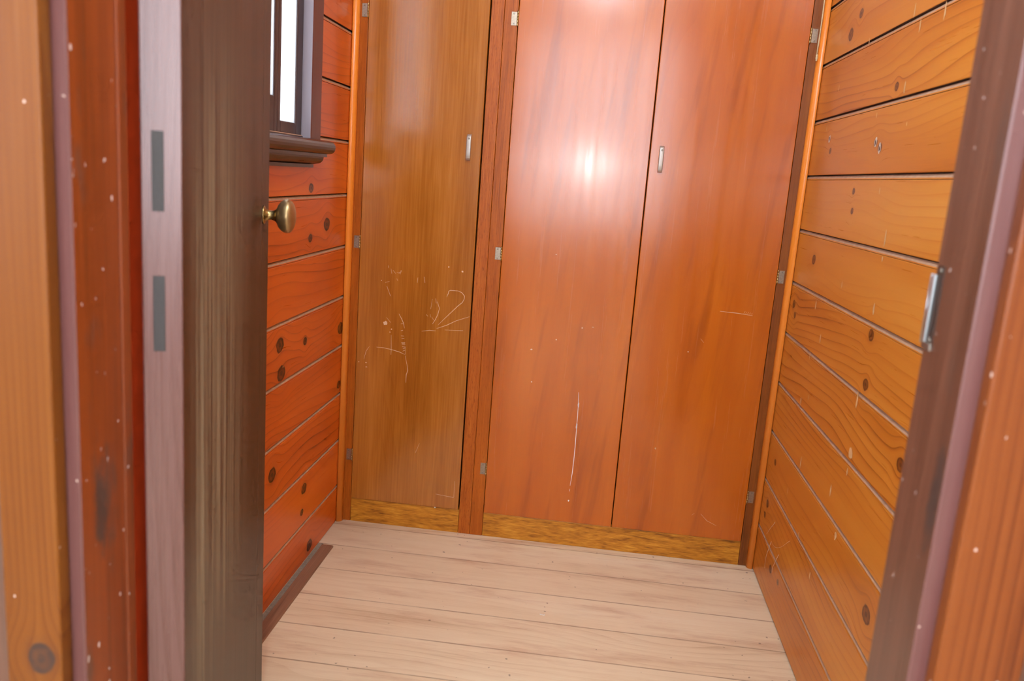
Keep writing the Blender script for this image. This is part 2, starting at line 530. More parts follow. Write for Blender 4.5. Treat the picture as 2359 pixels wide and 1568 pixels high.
gm, gb = new_mat('obscure_glass')
gb.inputs['Base Color'].default_value = (0.93, 0.95, 0.97, 1)
gb.inputs['Roughness'].default_value = 0.35
gt = V.nt.nodes.new('ShaderNodeBsdfTranslucent')
gt.inputs[0].default_value = (0.93, 0.95, 0.97, 1)
gb.inputs['Transmission Weight'].default_value = 1.0
gb.inputs['IOR'].default_value = 1.1
gx = V.nt.nodes.new('ShaderNodeMixShader')
gx.inputs[0].default_value = 0.7
V.nt.links.new(gb.outputs[0], gx.inputs[1])
V.nt.links.new(gt.outputs[0], gx.inputs[2])
V.nt.links.new(gx.outputs[0], V.nt.nodes['Material Output'].inputs[0])
M['glass'] = gm


# ------------------------------------------------------------------ mesh helpers
def box(bm, lo, hi, bev=0.0, seg=2, mi=0):
    x0, y0, z0 = lo
    x1, y1, z1 = hi
    vs = [bm.verts.new(p) for p in ((x0, y0, z0), (x1, y0, z0), (x1, y1, z0), (x0, y1, z0),
                                    (x0, y0, z1), (x1, y0, z1), (x1, y1, z1), (x0, y1, z1))]
    fs = [bm.faces.new([vs[i] for i in q]) for q in
          ((0, 3, 2, 1), (4, 5, 6, 7), (0, 1, 5, 4), (1, 2, 6, 5), (2, 3, 7, 6), (3, 0, 4, 7))]
    for f in fs:
        f.material_index = mi
    if bev > 0:
        es = list({e for f in fs for e in f.edges})
        r = bmesh.ops.bevel(bm, geom=es, offset=bev, segments=seg, profile=0.5, affect='EDGES')
        for f in r['faces']:
            f.material_index = mi
    return fs


def prism(bm, prof, axis, a0, a1, mis=None, cap=True):
    """extrude a closed 2-D profile along an axis; profile given in the two other axes in xyz order"""
    def pt(u, v, a):
        return {'x': (a, u, v), 'y': (u, a, v), 'z': (u, v, a)}[axis]
    A = [bm.verts.new(pt(u, v, a0)) for u, v in prof]
    B = [bm.verts.new(pt(u, v, a1)) for u, v in prof]
    n = len(prof)
    for i in range(n):
        j = (i + 1) % n
        f = bm.faces.new((A[i], A[j], B[j], B[i]))
        if mis:
            f.material_index = mis[i]
    if cap:
        bm.faces.new(A[::-1])
        bm.faces.new(B)


def lathe(bm, prof, origin, axis_dir, n=32, mi=0, smooth_=True):
    """prof: (r, h) pairs, along axis_dir from origin"""
    ax = Vector(axis_dir).normalized()
    up = Vector((0, 0, 1)) if abs(ax.z) < 0.9 else Vector((1, 0, 0))
    e1 = ax.cross(up).normalized()
    e2 = ax.cross(e1)
    O = Vector(origin)
    rings = []
    for r, h in prof:
        if r < 1e-6:
            rings.append([bm.verts.new(O + ax * h)])
        else:
            rings.append([bm.verts.new(O + ax * h + e1 * (r * math.cos(2 * PI * k / n)) + e2 * (r * math.sin(2 * PI * k / n))) for k in range(n)])
    for A, B in zip(rings, rings[1:]):
        for k in range(n):
            q = [A[k % len(A)], A[(k + 1) % len(A)], B[(k + 1) % len(B)], B[k % len(B)]]
            u = []
            for v in q:
                if v not in u:
                    u.append(v)
            if len(u) > 2:
                f = bm.faces.new(u)
                f.material_index = mi
                f.smooth = smooth_


def tube(bm, pts, r, n=8, mi=0, cap=True):
    pts = [Vector(p) for p in pts]
    rings = []
    for i, p in enumerate(pts):
        d = (pts[min(i + 1, len(pts) - 1)] - pts[max(i - 1, 0)]).normalized()
        up = Vector((0, 1, 0)) if abs(d.y) < 0.9 else Vector((1, 0, 0))
        e1 = d.cross(up).normalized()
        e2 = d.cross(e1)
        rr = r[i] if isinstance(r, (list, tuple)) else r
        rings.append([bm.verts.new(p + e1 * rr * math.cos(2 * PI * k / n) + e2 * rr * math.sin(2 * PI * k / n)) for k in range(n)])
    for A, B in zip(rings, rings[1:]):
        for k in range(n):
            f = bm.faces.new((A[k], A[(k + 1) % n], B[(k + 1) % n], B[k]))
            f.smooth = True
            f.material_index = mi
    if cap:
        bm.faces.new(rings[0][::-1])
        bm.faces.new(rings[-1])


def obj(name, bm, mats, parent=None, recalc=True):
    if recalc:
        bmesh.ops.recalc_face_normals(bm, faces=bm.faces)
    me = bpy.data.meshes.new(name)
    bm.to_mesh(me)
    bm.free()
    for m in (mats if isinstance(mats, (list, tuple)) else [mats]):
        me.materials.append(m)
    o = bpy.data.objects.new(name, me)
    COL.objects.link(o)
    if parent is not None:
        o.parent = parent
    return o


def structure(o, label=None, cat=None):
    o['kind'] = 'structure'
    if label:
        o['label'] = label
    if cat:
        o['category'] = cat
    return o


def tag(o, label, cat, group=None):
    o['label'] = label
    o['category'] = cat
    if group:
        o['group'] = group
    return o


def BM():
    return bmesh.new()


# ------------------------------------------------------------------ room dimensions
XR = 1.2443          # right wall
YF = -1.570          # room side of the doorway wall
YH = -1.660          # hall side
H = 2.40
HALL_X0, HALL_X1, HALL_Y = -1.9, 3.0, -4.9

# floor: one board per strip with narrow dirty gaps
bm = BM()
y = -0.03
edges = [0.25, -0.03]
while edges[-1] > HALL_Y - 0.1:
    edges.append(edges[-1] - 0.14)
for hi, lo in zip(edges, edges[1:]):
    g = 0.0005
    x0, x1 = (-0.02, XR + 0.02) if lo > YH else (HALL_X0 - 0.05, HALL_X1 + 0.05)
    box(bm, (x0, lo + g, -0.02), (x1, hi - g, 0.0))
box(bm, (HALL_X0 - 0.05, HALL_Y - 0.1, -0.04), (HALL_X1 + 0.05, 0.25, -0.004), mi=1)
structure(obj('floor', bm, [M['floor'], M['floor_gap']]), 'bare pale pine floorboards running parallel to the wardrobe', 'floor')

bm = BM()
box(bm, (HALL_X0 - 0.1, HALL_Y - 0.1, H), (HALL_X1 + 0.1, 0.6, H + 0.05))
structure(obj('ceiling', bm, M['ceiling']), 'plain white ceiling above the room', 'ceiling')


def board_wall(bm, sgn, xw, z0, pitch, segs, ztop=H, thick=0.02):
    """tongue-and-groove lining; sgn = +1 when the face looks to +x.  segs(k, zlo, zhi) -> list of (y0, y1)"""
    k = int(math.floor((0 - z0) / pitch))
    while z0 + k * pitch < ztop:
        zl = max(z0 + k * pitch, 0.0)
        zh = min(z0 + (k + 1) * pitch, ztop)
        k += 1
        if zh - zl < 0.02:
            continue
        # profile from the bottom edge up: small undercut, face, then a rounded ledge and gap
        d = [(-thick, zl), (-0.0045, zl), (-0.0006, zl + 0.0008), (0.0, zl + 0.0022),
             (0.0, zh - 0.0125), (-0.0004, zh - 0.0118), (-0.0016, zh - 0.0112), (-0.0006, zh - 0.0104),
             (-0.0008, zh - 0.0080), (-0.0022, zh - 0.0052), (-0.0042, zh - 0.0030), (-0.0050, zh - 0.0016), (-thick, zh - 0.0016)]
        mi = [1, 1, 0, 0, 0, 0, 1, 0, 2, 2, 2, 1, 1]
        prof = [(xw + sgn * u, v) for u, v in d]
        for (ya, yb) in segs(k, zl, zh):
            prism(bm, prof, 'y', ya, yb, mi)


def blob(bm, fx, cy, cz, ry, rz, mi, n=9, sgn=-1, plane='x'):
    vs = []
    ph = random.random() * 6
    for i in range(n):
        a = 2 * PI * i / n
        k = 0.75 + 0.5 * random.random()
        u, v = cy + ry * k * math.cos(a), cz + rz * k * math.sin(a)
        vs.append(bm.verts.new((fx, u, v) if plane == 'x' else (u, fx, v)))
    f = bm.faces.new(vs)
    f.material_index = mi
    return f


# right wall
bm = BM()
board_wall(bm, -1, XR, ZR0, PITCH_R, lambda k, a, b: [(YF, 0.24)])
SC = [(-0.684, 1.006, .0032, .016), (-0.686, 0.965, .003, .005), (-0.684, 0.868, .004, .010), (-0.673, 0.686, .004, .014),
      (-0.685, 0.579, .010, .012), (-0.682, 0.540, .003, .008), (-0.348, 0.442, .004, .014), (-0.276, 0.818, .003, .011),
      (-0.356, 0.748, .003, .010), (-0.290, 0.693, .003, .009), (-0.269, 0.573, .004, .010), (-0.459, 0.888, .003, .007),
      (-0.518, 1.239, .002, .006), (-0.141, 1.237, .002, .006), (-0.659, 1.279, .003, .009), (-0.647, 1.414, .002, .012),
      (-0.796, 1.385, .003, .012), (-0.674, 0.399, .006, .008), (-0.687, 1.380, .0025, .010), (-0.60, 0.47, .004, .012),
      (-0.20, 1.325, .002, .008), (-0.33, 0.60, .002, .006), (-0.55, 0.25, .003, .008), (-0.42, 0.29, .003, .007),
      (-0.27, 0.34, .002, .008), (-0.61, 1.09, .002, .006), (-0.70, 1.21, .002, .004), (-0.39, 1.40, .002, .008)]
for cy, cz, ry, rz in SC:
    blob(bm, XR - 0.0004, cy, cz, ry * 1.25, rz * 1.1, 3)
for cy, cz in ((-0.18, 1.209), (-0.538, 1.185), (-0.569, 1.172)):
    blob(bm, XR - 0.0003, cy, cz, .007, .010, 4, 14)
    blob(bm, XR - 0.0006, cy, cz, .0032, .0055, 5, 12)
structure(obj('wall_right', bm, [M['pine_right'], M['groove_dark'], M['groove_dust'], M['scar'], M['scratch_white'], M['groove_dark']]),
          'honey orange horizontal pine boards with knots and pale scars', 'wall')

# left wall with the window opening
WY0, WY1, WZ0, WZ1 = -1.03, -0.372, 1.118, 2.00
def left_segs(k, a, b):
    if b > WZ0 + 0.01 and a < WZ1 + 0.03:
        return [(YF, WY0 - 0.03), (WY1 + 0.03, 0.24)]
    return [(YF, 0.24)]
bm = BM()
board_wall(bm, 1, 0.0, ZL0, PITCH_L, left_segs)
for cy, cz, ry, rz in ((-0.47, 0.585, .006, .006), (-0.345, 0.862, .002, .002), (-0.28, 0.13, .002, .003), (-0.40, 0.30, .002, .003)):
    blob(bm, 0.0004, cy, cz, ry * .4, rz * .4, 3)
structure(obj('wall_left', bm, [M['pine_left'], M['groove_dark'], M['groove_dust'], M['scar']]),
          'deep red-orange horizontal pine boards under the window', 'wall')

# outer skin of the left wall, closing the lining round the window
bm = BM()
for lo, hi in (((-0.032, YF, 0), (-0.0205, WY0 - 0.02, H)), ((-0.032, WY1 + 0.02, 0), (-0.0205, 0.6, H)),
               ((-0.032, WY0 - 0.02, 0), (-0.0205, WY1 + 0.02, WZ0 - 0.05)), ((-0.032, WY0 - 0.02, WZ1 + 0.02), (-0.0205, WY1 + 0.02, H))):
    box(bm, lo, hi)
structure(obj('wall_outer', bm, M['plaster']), 'outer skin of the window wall', 'wall')
bm = BM()
box(bm, (XR + 0.021, YF, 0), (XR + 0.09, 0.6, H))
box(bm, (-0.02, 0.5, 0), (XR + 0.02, 0.6, H))
structure(obj('wall_back', bm, M['plaster']), 'wall behind the wardrobe', 'wall')

# doorway wall (between room and hall)
JL, JR, DH = 0.276, 0.9955, 2.03
bm = BM()
box(bm, (HALL_X0, YH, 0), (JL - 0.026, YF, H))
box(bm, (JR + 0.026, YH, 0), (HALL_X1, YF, H))
box(bm, (JL - 0.026, YH, DH + 0.026), (JR + 0.026, YF, H))
structure(obj('wall_front', bm, M['jamb_right']), 'dark stained lining of the doorway wall', 'wall')

# hall walls
bm = BM()
hx0, hx1, hz0, hz1 = -0.75, 1.85, 0.72, 2.28
for lo, hi in (((HALL_X0, HALL_Y - .08, 0), (hx0, HALL_Y, H)), ((hx1, HALL_Y - .08, 0), (HALL_X1, HALL_Y, H)),
               ((hx0, HALL_Y - .08, 0), (hx1, HALL_Y, hz0)), ((hx0, HALL_Y - .08, hz1), (hx1, HALL_Y, H))):
    box(bm, lo, hi)
structure(obj('wall_hall', bm, M['plaster']), 'pale hall wall with a wide window behind the viewpoint', 'wall')
bm = BM()
sy0, sy1 = -4.35, -2.25
for lo, hi in (((HALL_X0 - .08, HALL_Y - .08, 0), (HALL_X0, sy0, H)), ((HALL_X0 - .08, sy1, 0), (HALL_X0, YF, H)),
               ((HALL_X0 - .08, sy0, 0), (HALL_X0, sy1, hz0)), ((HALL_X0 - .08, sy0, hz1), (HALL_X0, sy1, H)),
               ((HALL_X1, HALL_Y - .08, 0), (HALL_X1 + .08, YF, H))):
    box(bm, lo, hi)
structure(obj('wall_side', bm, M['plaster']), 'pale side walls of the hall', 'wall')

# ------------------------------------------------------------------ doorway: jambs and architraves
def jamb(name, x, s, mat, label):
    """s = +1: opening lies to +x of the jamb face"""
    q = lambda u: x - s * u
    prof = [(q(0), YH + 0.0015), (q(0), -1.5925), (q(.0022), -1.5905), (q(0), -1.5885), (q(0), -1.5760),
            (q(.003), -1.572), (q(.012), -1.570), (q(.0125), YF + 0.004), (q(.026), YF + 0.004), (q(.026), YH), (q(.0015), YH)]
    if s < 0:
        prof = [(q(0), YH + 0.0015), (q(0), -1.5765), (q(.0035), YF), (q(.004), YF + 0.004),
                (q(.026), YF + 0.004), (q(.026), YH), (q(.0015), YH)]
    bm = BM()
    mis = [0] * len(prof)
    mis[-2] = 1
    mis[-1] = 1
    if s < 0:
        mis[1] = 1
    prism(bm, prof, 'z', 0.0, DH, mis)
    return structure(obj(name, bm, [mat, M['jamb_front']]), label, 'door frame')


tl = jamb('trim_1', JL, 1, M['jamb_left'], 'brown left door jamb beside the open door')
tr = jamb('trim_2', JR, -1, M['jamb_right'], 'dark brown right door jamb with a metal strike plate')
bm = BM()
box(bm, (JL - 0.026, YH, DH), (JR + 0.026, YF, DH + 0.026), 0.001, 1)
structure(obj('trim_3', bm, M['jamb_left']), 'head of the door frame', 'door frame')


def architrave(name, x0, x1, mat, label):
    bm = BM()
    box(bm, (x0, YH - 0.0165, 0), (x1, YH - 0.0002, DH + 0.05), 0.0022, 3)
    return structure(obj(name, bm, mat), label, 'architrave')


architrave('trim_4', 0.2105, 0.2640, M['architrave'], 'orange pine architrave with a dark knot, left of the doorway')
architrave('trim_5', 1.0085, 1.0735, M['architrave_right'], 'red-orange pine architrave right of the doorway')
bm = BM()
box(bm, (0.2145, YH - 0.0165, DH + 0.0502), (1.0735, YH - 0.0002, DH + 0.10), 0.002, 2)
structure(obj('trim_6', bm, M['architrave']), 'architrave above the doorway', 'architrave')

bm = BM()
box(bm, (0.185, YF + 0.0045, 0), (0.2690, -1.536, DH + 0.05), 0.002, 2)
structure(obj('trim_7', bm, M['red_edge']), 'architrave on the room side behind the open door', 'architrave')

# strike plate on the right jamb
bm = BM()
px = JR
zc0, zc1 = 0.949, 1.023
box(bm, (px - 0.0006, -1.5925, zc0 + .004), (px + 0.0012, -1.5800, zc1 - .002), 0.0003, 1, mi=1)       # dark mortised strip
box(bm, (px - 0.0022, -1.5800, zc0 + .006), (px + 0.0008, -1.5735, zc1 - .010), 0.0006, 2, mi=0)       # bright lip
tube(bm, [(px - 0.0012, -1.5728, zc0 + .005), (px - 0.0010, -1.5722, zc1 - .010)], 0.0016, 8, mi=0)    # rolled edge
box(bm, (px - 0.0018, -1.5920, zc0), (px + 0.0008, -1.5735, zc0 + .0065), 0.0008, 2, mi=2)              # worn foot
for zz in (zc1 - .006, zc0 + .009):
    lathe(bm, [(0.0, -0.0016), (0.0016, -0.0014), (0.0024, -0.0005), (0.0024, 0.0005)], (px, -1.5865, zz), (1, 0, 0), 12, mi=2)
sp = obj('strike_plate', bm, [M['steel_blue'], M['steel_dark'], M['screw']], tr)
sp['label'] = 'worn steel strike plate with a bright bluish lip'

# ------------------------------------------------------------------ open door
DW, DT, DTH = 0.702, 0.0370, math.radians(15.75)
bm = BM()
z0, z1 = 0.012, 1.985
# slab with fine grooves where stiles meet the flush panel on the hall face (local y = 0)
prof = [(0.0008, 0.0)]
for gx in (0.098, DW - 0.098):
    prof += [(gx - .0012, 0.0), (gx, 0.0011), (gx + .0012, 0.0)]
prof += [(DW - .002, 0.0), (DW, .002), (DW, DT - .002), (DW - .002, DT), (.0015, DT), (0.0, DT - .0015), (0.0, 0.0008)]
mis = [0] * len(prof)
mis[-2] = 1
mis[-1] = 1
mis[-3] = 1
prism(bm, prof, 'z', z0, z1, mis)
door = obj('door_1', bm, [M['door_dark'], M['door_edge']])
door.location = (0.317, -1.555, 0)
door.rotation_euler = (0, 0, PI / 2 + DTH)
structure(door, 'open dark brown door with a brass knob, swung against the left wall', 'door')
for a, b_ in ((1.011, 1.085), (0.876, 0.950)):
    bm = BM()
    box(bm, (-0.0004, 0.0160, a), (0.012, 0.0270, b_), 0.0004, 1)
    t = obj('tenon_end', bm, M['tenon'], door)
    t['label'] = 'dark grey end of a through tenon'


def make_knob(sgn):
    bm = BM()
    kx, kz = DW - 0.076, 0.9720
    oy = 0.0 if sgn < 0 else DT
    lathe(bm, [(0.0, 0), (0.0155, 0), (0.0160, 0.0008), (0.0150, 0.0026), (0.0105, 0.0034), (0.0100, 0.0060), (0.0086, 0.0075),
               (0.0080, 0.0100), (0.0080, 0.0150), (0.0092, 0.0185), (0.0112, 0.0210), (0.0130, 0.0222)],
          (kx, oy, kz), (0, sgn, 0), 32, mi=0)
    prof = [(0.0130, 0.0222), (0.0150, 0.0235)]
    for i in range(0, 19):
        a = -1.0 + (PI / 2 + 1.0) * i / 18
        prof.append((max(0.0285 * math.cos(a) ** 0.9 if math.cos(a) > 1e-4 else 0.0, 0.0), 0.0395 + (0.0190 if a < 0 else 0.0140) * math.sin(a)))
    lathe(bm, prof, (kx, oy, kz), (0, sgn, 0), 40, mi=1)
    k = obj('door_knob', bm, [M['brass'], M['knob_brass']], door)
    k['label'] = 'aged brass rounded door knob on a turned neck'
    return k


make_knob(-1)
bm = BM()
for zz in (0.25, 1.75):
    lathe(bm, [(0.0, 0), (.006, 0), (.006, .09), (0, .09)], (-0.002, -0.004, zz), (0, 0, 1), 16, smooth_=False)
obj('hinge', bm, M['nickel'], door)

# ------------------------------------------------------------------ wardrobe
ward = bpy.data.objects.new('wardrobe', None)
COL.objects.link(ward)
ward.location = (0.62, 0, 0)
tag(ward, 'built-in three-door wooden wardrobe with varnished doors filling the far wall', 'wardrobe')
ward_inv = Matrix.Translation((-0.62, 0, 0))


def wpart(name, bm, mats, parent=None, label=None):
    """parts are modelled in room coordinates"""
    o = obj(name, bm, mats)
    o.parent = parent or ward
    if parent is None:
        o.matrix_parent_inverse = ward_inv
    if label:
        o['label'] = label
    return o


X_TL, X_D1L, X_D1R, X_MS, X_D2L, X_GAP, X_D3R, X_TR = 0.0193, 0.0402, 0.3715, 0.4091, 0.4471, 0.828, 1.2045, 1.2302
ZD = 0.0751
WTOP = 2.33
DP = -0.0045     # door faces stand this far in front of the frame


def fbox(name, x0, x1, z0, z1, y0, mat, label=None, bev=0.0012, y1=0.019):
    bm = BM()
    box(bm, (x0, y0, z0), (x1, y1, z1), bev, 2)
    return wpart(name, bm, mat, None, label)


fbox('stile', 0.0015, X_D1L - .0006, 0, WTOP, 0.0, M['stile'], 'narrow golden left-hand stile')
fbox('stile', X_D1R + .0022, X_MS - .0003, 0, WTOP, 0.0, M['stile_mahogany'], 'flecked reddish centre stile')
fbox('stile', X_MS + .0003, X_D2L - .0006, 0, WTOP, 0.0, M['stile'], 'brown centre stile carrying the middle door hinges')
fbox('stile', X_D3R + .0006, XR - .0015, 0, WTOP, 0.0, M['stile_dark'], 'dark brown right-hand stile')
fbox('bottom_rail', X_D1L, X_D1R + .0015, 0, ZD - .0008, 0.0005, M['rail_gold'])
fbox('bottom_rail', X_D2L, X_D3R, 0, ZD - .0008, 0.0005, M['rail_gold'])
fbox('top_rail', X_D1L, X_D1R + .0015, 2.22, WTOP, 0.0005, M['rail_gold'])
fbox('top_rail', X_D2L, X_D3R, 2.22, WTOP, 0.0005, M['rail_gold'])
bm = BM()
for lo, hi in (((0.0015, 0.020, 0.0), (0.018, 0.48, WTOP)), ((XR - .018, 0.020, 0.0), (XR - .0015, 0.48, WTOP)),
               ((0.018, 0.462, 0.0), (XR - .018, 0.48, WTOP)), ((0.018, 0.020, 0.02), (XR - .018, 0.462, 0.038)),
               ((0.018, 0.020, WTOP - .02), (XR - .018, 0.462, WTOP)), ((0.400, 0.020, 0.038), (0.418, 0.462, WTOP - .02))):
    box(bm, lo, hi)
wpart('carcass', bm, M['carcass'])


def qround(name, x, s):
    """quarter-round bead in the corner, x = wall face, s = direction away from the wall"""
    w_ = 0.0175
    pr = [(x + s * 0.0015, -0.0004), (x + s * w_, -0.0004)]
    for i in range(0, 9):
        a = (PI / 2) * i / 8
        pr.append((x + s * (0.0035 + (w_ - 0.0035) * math.cos(a)), -0.0040 - 0.0130 * math.sin(a)))
    pr.append((x + s * 0.0015, -0.0170))
    bm = BM()
    prism(bm, pr, 'z', 0.0, WTOP)
    for f in bm.faces:
        f.smooth = len(f.verts) == 4
    return wpart(name, bm, M['bead'])


qround('corner_bead', 0.0, 1)['label'] = 'orange quarter-round bead in the left corner'
qround('corner_bead', XR, -1)['label'] = 'orange quarter-round bead in the right corner'


def ribbon(bm, pts, wd, yy, mi):
    pts = [Vector((p[0], p[1])) for p in pts]
    L, Rr = [], []
    for i, p in enumerate(pts):
        d = pts[min(i + 1, len(pts) - 1)] - pts[max(i - 1, 0)]
        d = d.normalized() if d.length > 0 else Vector((1, 0))
        nrm = Vector((-d.y, d.x))
        k = wd * (0.5 if 0 < i < len(pts) - 1 else 0.25) * (0.7 + 0.6 * random.random())
        a, b_ = p + nrm * k, p - nrm * k
        L.append(bm.verts.new((a.x, yy, a.y)))
        Rr.append(bm.verts.new((b_.x, yy, b_.y)))
    for i in range(len(pts) - 1):
        f = bm.faces.new((L[i], L[i + 1], Rr[i + 1], Rr[i]))
        f.material_index = mi


def leaf(name, x0, x1, mat, label, marks=(), blobs=()):
    bm = BM()
    box(bm, (x0 + .0012, DP, ZD + .0008), (x1 - .0012, 0.0165, 2.218), 0.0018, 3)
    for pts, wd, mi in marks:
        ribbon(bm, pts, wd, DP - 0.0003, mi)
    for cx, cz, rx, rz, mi in blobs:
        blob(bm, DP - 0.0003, cx, cz, rx, rz, mi, plane='y')
    return wpart(name, bm, [mat, M['scratch'], M['scratch_white']], None, label)


SCR = [[(0.299, 0.714), (0.303, 0.724), (0.304, 0.731), (0.309, 0.734), (0.331, 0.734), (0.342, 0.73), (0.35, 0.721), (0.35, 0.713), (0.345, 0.702), (0.333, 0.691), (0.302, 0.657), (0.278, 0.63)],
[(0.368, 0.663), (0.331, 0.648), (0.303, 0.632), (0.275, 0.62)], [(0.299, 0.618), (0.352, 0.621)], [(0.232, 0.608), (0.254, 0.613), (0.273, 0.613)],
[(0.163, 0.653), (0.172, 0.638), (0.178, 0.626), (0.181, 0.612)], [(0.101, 0.549), (0.12, 0.549), (0.145, 0.546), (0.169, 0.541), (0.186, 0.535)],
[(0.186, 0.559), (0.187, 0.535)], [(0.143, 0.589), (0.145, 0.545), (0.145, 0.53)], [(0.08, 0.549), (0.071, 0.535), (0.065, 0.51)],
[(0.124, 0.73), (0.136, 0.702)], [(0.187, 0.532), (0.195, 0.5), (0.197, 0.488), (0.193, 0.475), (0.193, 0.451)],
[(0.134, 0.781), (0.137, 0.767)], [(0.14, 0.777), (0.148, 0.768)], [(0.151, 0.771), (0.163, 0.772)], [(0.157, 0.768), (0.164, 0.779)], [(0.161, 0.767), (0.165, 0.778)],
[(0.126, 0.789), (0.127, 0.782)], [(0.119, 0.74), (0.131, 0.744)], [(0.152, 0.754), (0.155, 0.748)],
[(0.258, 0.704), (0.255, 0.675)], [(0.268, 0.707), (0.27, 0.693)], [(0.273, 0.698), (0.28, 0.679), (0.276, 0.66), (0.269, 0.644), (0.262, 0.632)],
[(0.254, 0.66), (0.256, 0.651)], [(0.259, 0.653), (0.265, 0.644)], [(0.243, 0.658), (0.248, 0.653)], [(0.213, 0.762), (0.212, 0.747)], [(0.231, 0.766), (0.234, 0.749)],
[(0.127, 0.639), (0.14, 0.625)], [(0.243, 0.27), (0.232, 0.24)], [(0.355, 0.165), (0.3556, 0.115)], [(0.30, 0.118), (0.355, 0.113)]]
TICK = [[(0.17, 0.624), (0.176, 0.625)], [(0.171, 0.604), (0.177, 0.606)], [(0.172, 0.589), (0.181, 0.589)], [(0.174, 0.581), (0.182, 0.582)],
[(0.174, 0.569), (0.185, 0.57)], [(0.175, 0.567), (0.185, 0.568)], [(0.176, 0.563), (0.186, 0.564)], [(0.177, 0.557), (0.186, 0.557)], [(0.179, 0.551), (0.186, 0.554)], [(0.179, 0.544), (0.186, 0.548)]]
marks1 = [(s, 0.0013, 1) for s in SCR] + [(s, 0.0021, 1) for s in TICK]
blobs1 = [(0.124, 0.622, .006, .006, 1), (0.108, 0.745, .0012, .0012, 1), (0.143, 0.606, .0018, .0018, 1), (0.139, 0.597, .0014, .0014, 1),
          (0.072, 0.500, .003, .0012, 1), (0.073, 0.487, .003, .0012, 1), (0.050, 0.500, .002, .0012, 1), (0.30, 0.80, .002, .002, 1), (0.34, 0.79, .0025, .0025, 1)]
d1 = leaf('door', X_D1L, X_D1R, M['door_yellow'], 'yellow-brown narrow left wardrobe door with scratches', marks1, blobs1)

st = [(0.697, 0.473), (0.699, 0.440), (0.700, 0.402), (0.7005, 0.35), (0.701, 0.315), (0.701, 0.284), (0.700, 0.231), (0.697, 0.19)]
marks2 = [(st, 0.0018, 2), ([(0.697, 0.18), (0.6965, 0.172)], 0.0016, 2)]
blobs2 = [(0.6962, 0.143, .0018, .003, 2), (0.700, 0.372, .0022, .008, 2), (0.6995, 0.435, .002, .007, 2), (0.560, 0.49, .002, .002, 1),
          (0.60, 0.86, .002, .001, 1), (0.69, 0.66, .002, .002, 1), (0.72, 0.665, .003, .001, 1), (0.62, 0.62, .002, .002, 1), (0.552, 0.585, .003, .002, 1)]
d2 = leaf('door', X_D2L, X_GAP, M['door_red'], 'red-brown middle wardrobe door with a white streak', marks2, blobs2)
marks3 = [([(1.063, 0.742), (1.085, 0.741), (1.111, 0.7405), (1.152, 0.7375)], 0.0014, 1)] + \
         [([(1.128 + i * .005, 0.741), (1.131 + i * .005, 0.748 - i * .001)], 0.001, 1) for i in range(5)] + \
         [([(1.08, 0.147), (1.10, 0.128), (1.128, 0.116)], 0.001, 1), ([(1.055, 0.14), (1.062, 0.147)], 0.001, 1), ([(1.02, 0.66), (1.03, 0.65)], 0.001, 1)]
d3 = leaf('door', X_GAP, X_D3R, M['door_red'], 'red-brown right wardrobe door', marks3, [(0.99, 0.62, .0015, .002, 1), (0.93, 0.33, .002, .003, 1)])


def hinge_bm(s):
    """s = +1: leaf lies left of the knuckle, knuckle at x = 0"""
    bm = BM()
    box(bm, (min(-s * .0035, -s * .0175), -0.0011, -0.0175), (max(-s * .0035, -s * .0175), 0.0, 0.0175), 0.0004, 1, mi=0)
    prof = [(0.0, -0.0195), (0.0017, -0.0195), (0.0024, -0.0185)]
    for zz in (-0.0110, -0.0037, 0.0037, 0.0110):
        prof += [(0.0024, zz - .0004), (0.0019, zz), (0.0024, zz + .0004)]
    prof += [(0.0024, 0.0185), (0.0017, 0.0195), (0.0, 0.0195)]
    lathe(bm, prof, (0, -0.0026, 0), (0, 0, 1), 14, mi=1)
    box(bm, (min(0, -s * .005), -0.0014, -0.0170), (max(0, -s * .005), -0.0002, 0.0170), mi=0)
    for zz in (-0.0125, 0.0125):
        lathe(bm, [(0.0021, -0.0004), (0.0021, 0.0003), (0.0014, 0.0006), (0.0, 0.0004)], (-s * .0105, -0.0011, zz), (0, -1, 0), 12, mi=2)
    return bm


def hinge(door_, x, z, s):
    o = wpart('hinge', hinge_bm(s), [M['nickel'], M['brass'], M['screw']], door_)
    o.location = (x, -0.0002, z)
    return o


for door_, x, s in ((d1, X_D1L - .001, 1), (d2, X_D2L - .001, 1), (d3, X_D3R + .001, -1)):
    for z in (0.212, 0.849, 1.474):
        hinge(door_, x, z, s)


def handle(door_, x, z):
    bm = BM()
    path = [(-0.0350, 0.0), (-0.0350, -0.004), (-0.0338, -0.0078), (-0.0315, -0.0112), (-0.0275, -0.0134), (-0.012, -0.0138), (0.0, -0.0138),
            (0.012, -0.0138), (0.0275, -0.0134), (0.0315, -0.0112), (0.0338, -0.0078), (0.0350, -0.004), (0.0350, 0.0)]
    rows = []
    for zz, yy in path:
        half = 0.0064 if abs(zz) < 0.03 else 0.0056
        row = []
        for k in range(9):
            u = -1 + 2 * k / 8
            row.append(bm.verts.new((half * u, yy + 0.0012 * (u ** 4), zz)))
        rows.append(row)
    for A, B in zip(rows, rows[1:]):
        for k in range(8):
            f = bm.faces.new((A[k], A[k + 1], B[k + 1], B[k]))
            f.smooth = True
    r = bmesh.ops.solidify(bm, geom=list(bm.faces), thickness=0.0016)
    lathe(bm, [(0.0028, -0.001), (0.0028, 0.0004), (0.0020, 0.0010), (0.0007, 0.0010), (0.0006, 0.0004), (0, 0.0004)], (0.0004, -0.0136, 0.0235), (0, -1, 0), 14, mi=1)
    o = wpart('handle', bm, [M['chrome'], M['screw']], door_)
    o.location = (x, DP, z)
    o.rotation_euler = (0, math.radians(0.0), 0)
    o['label'] = 'small satin metal strap pull'
    return o


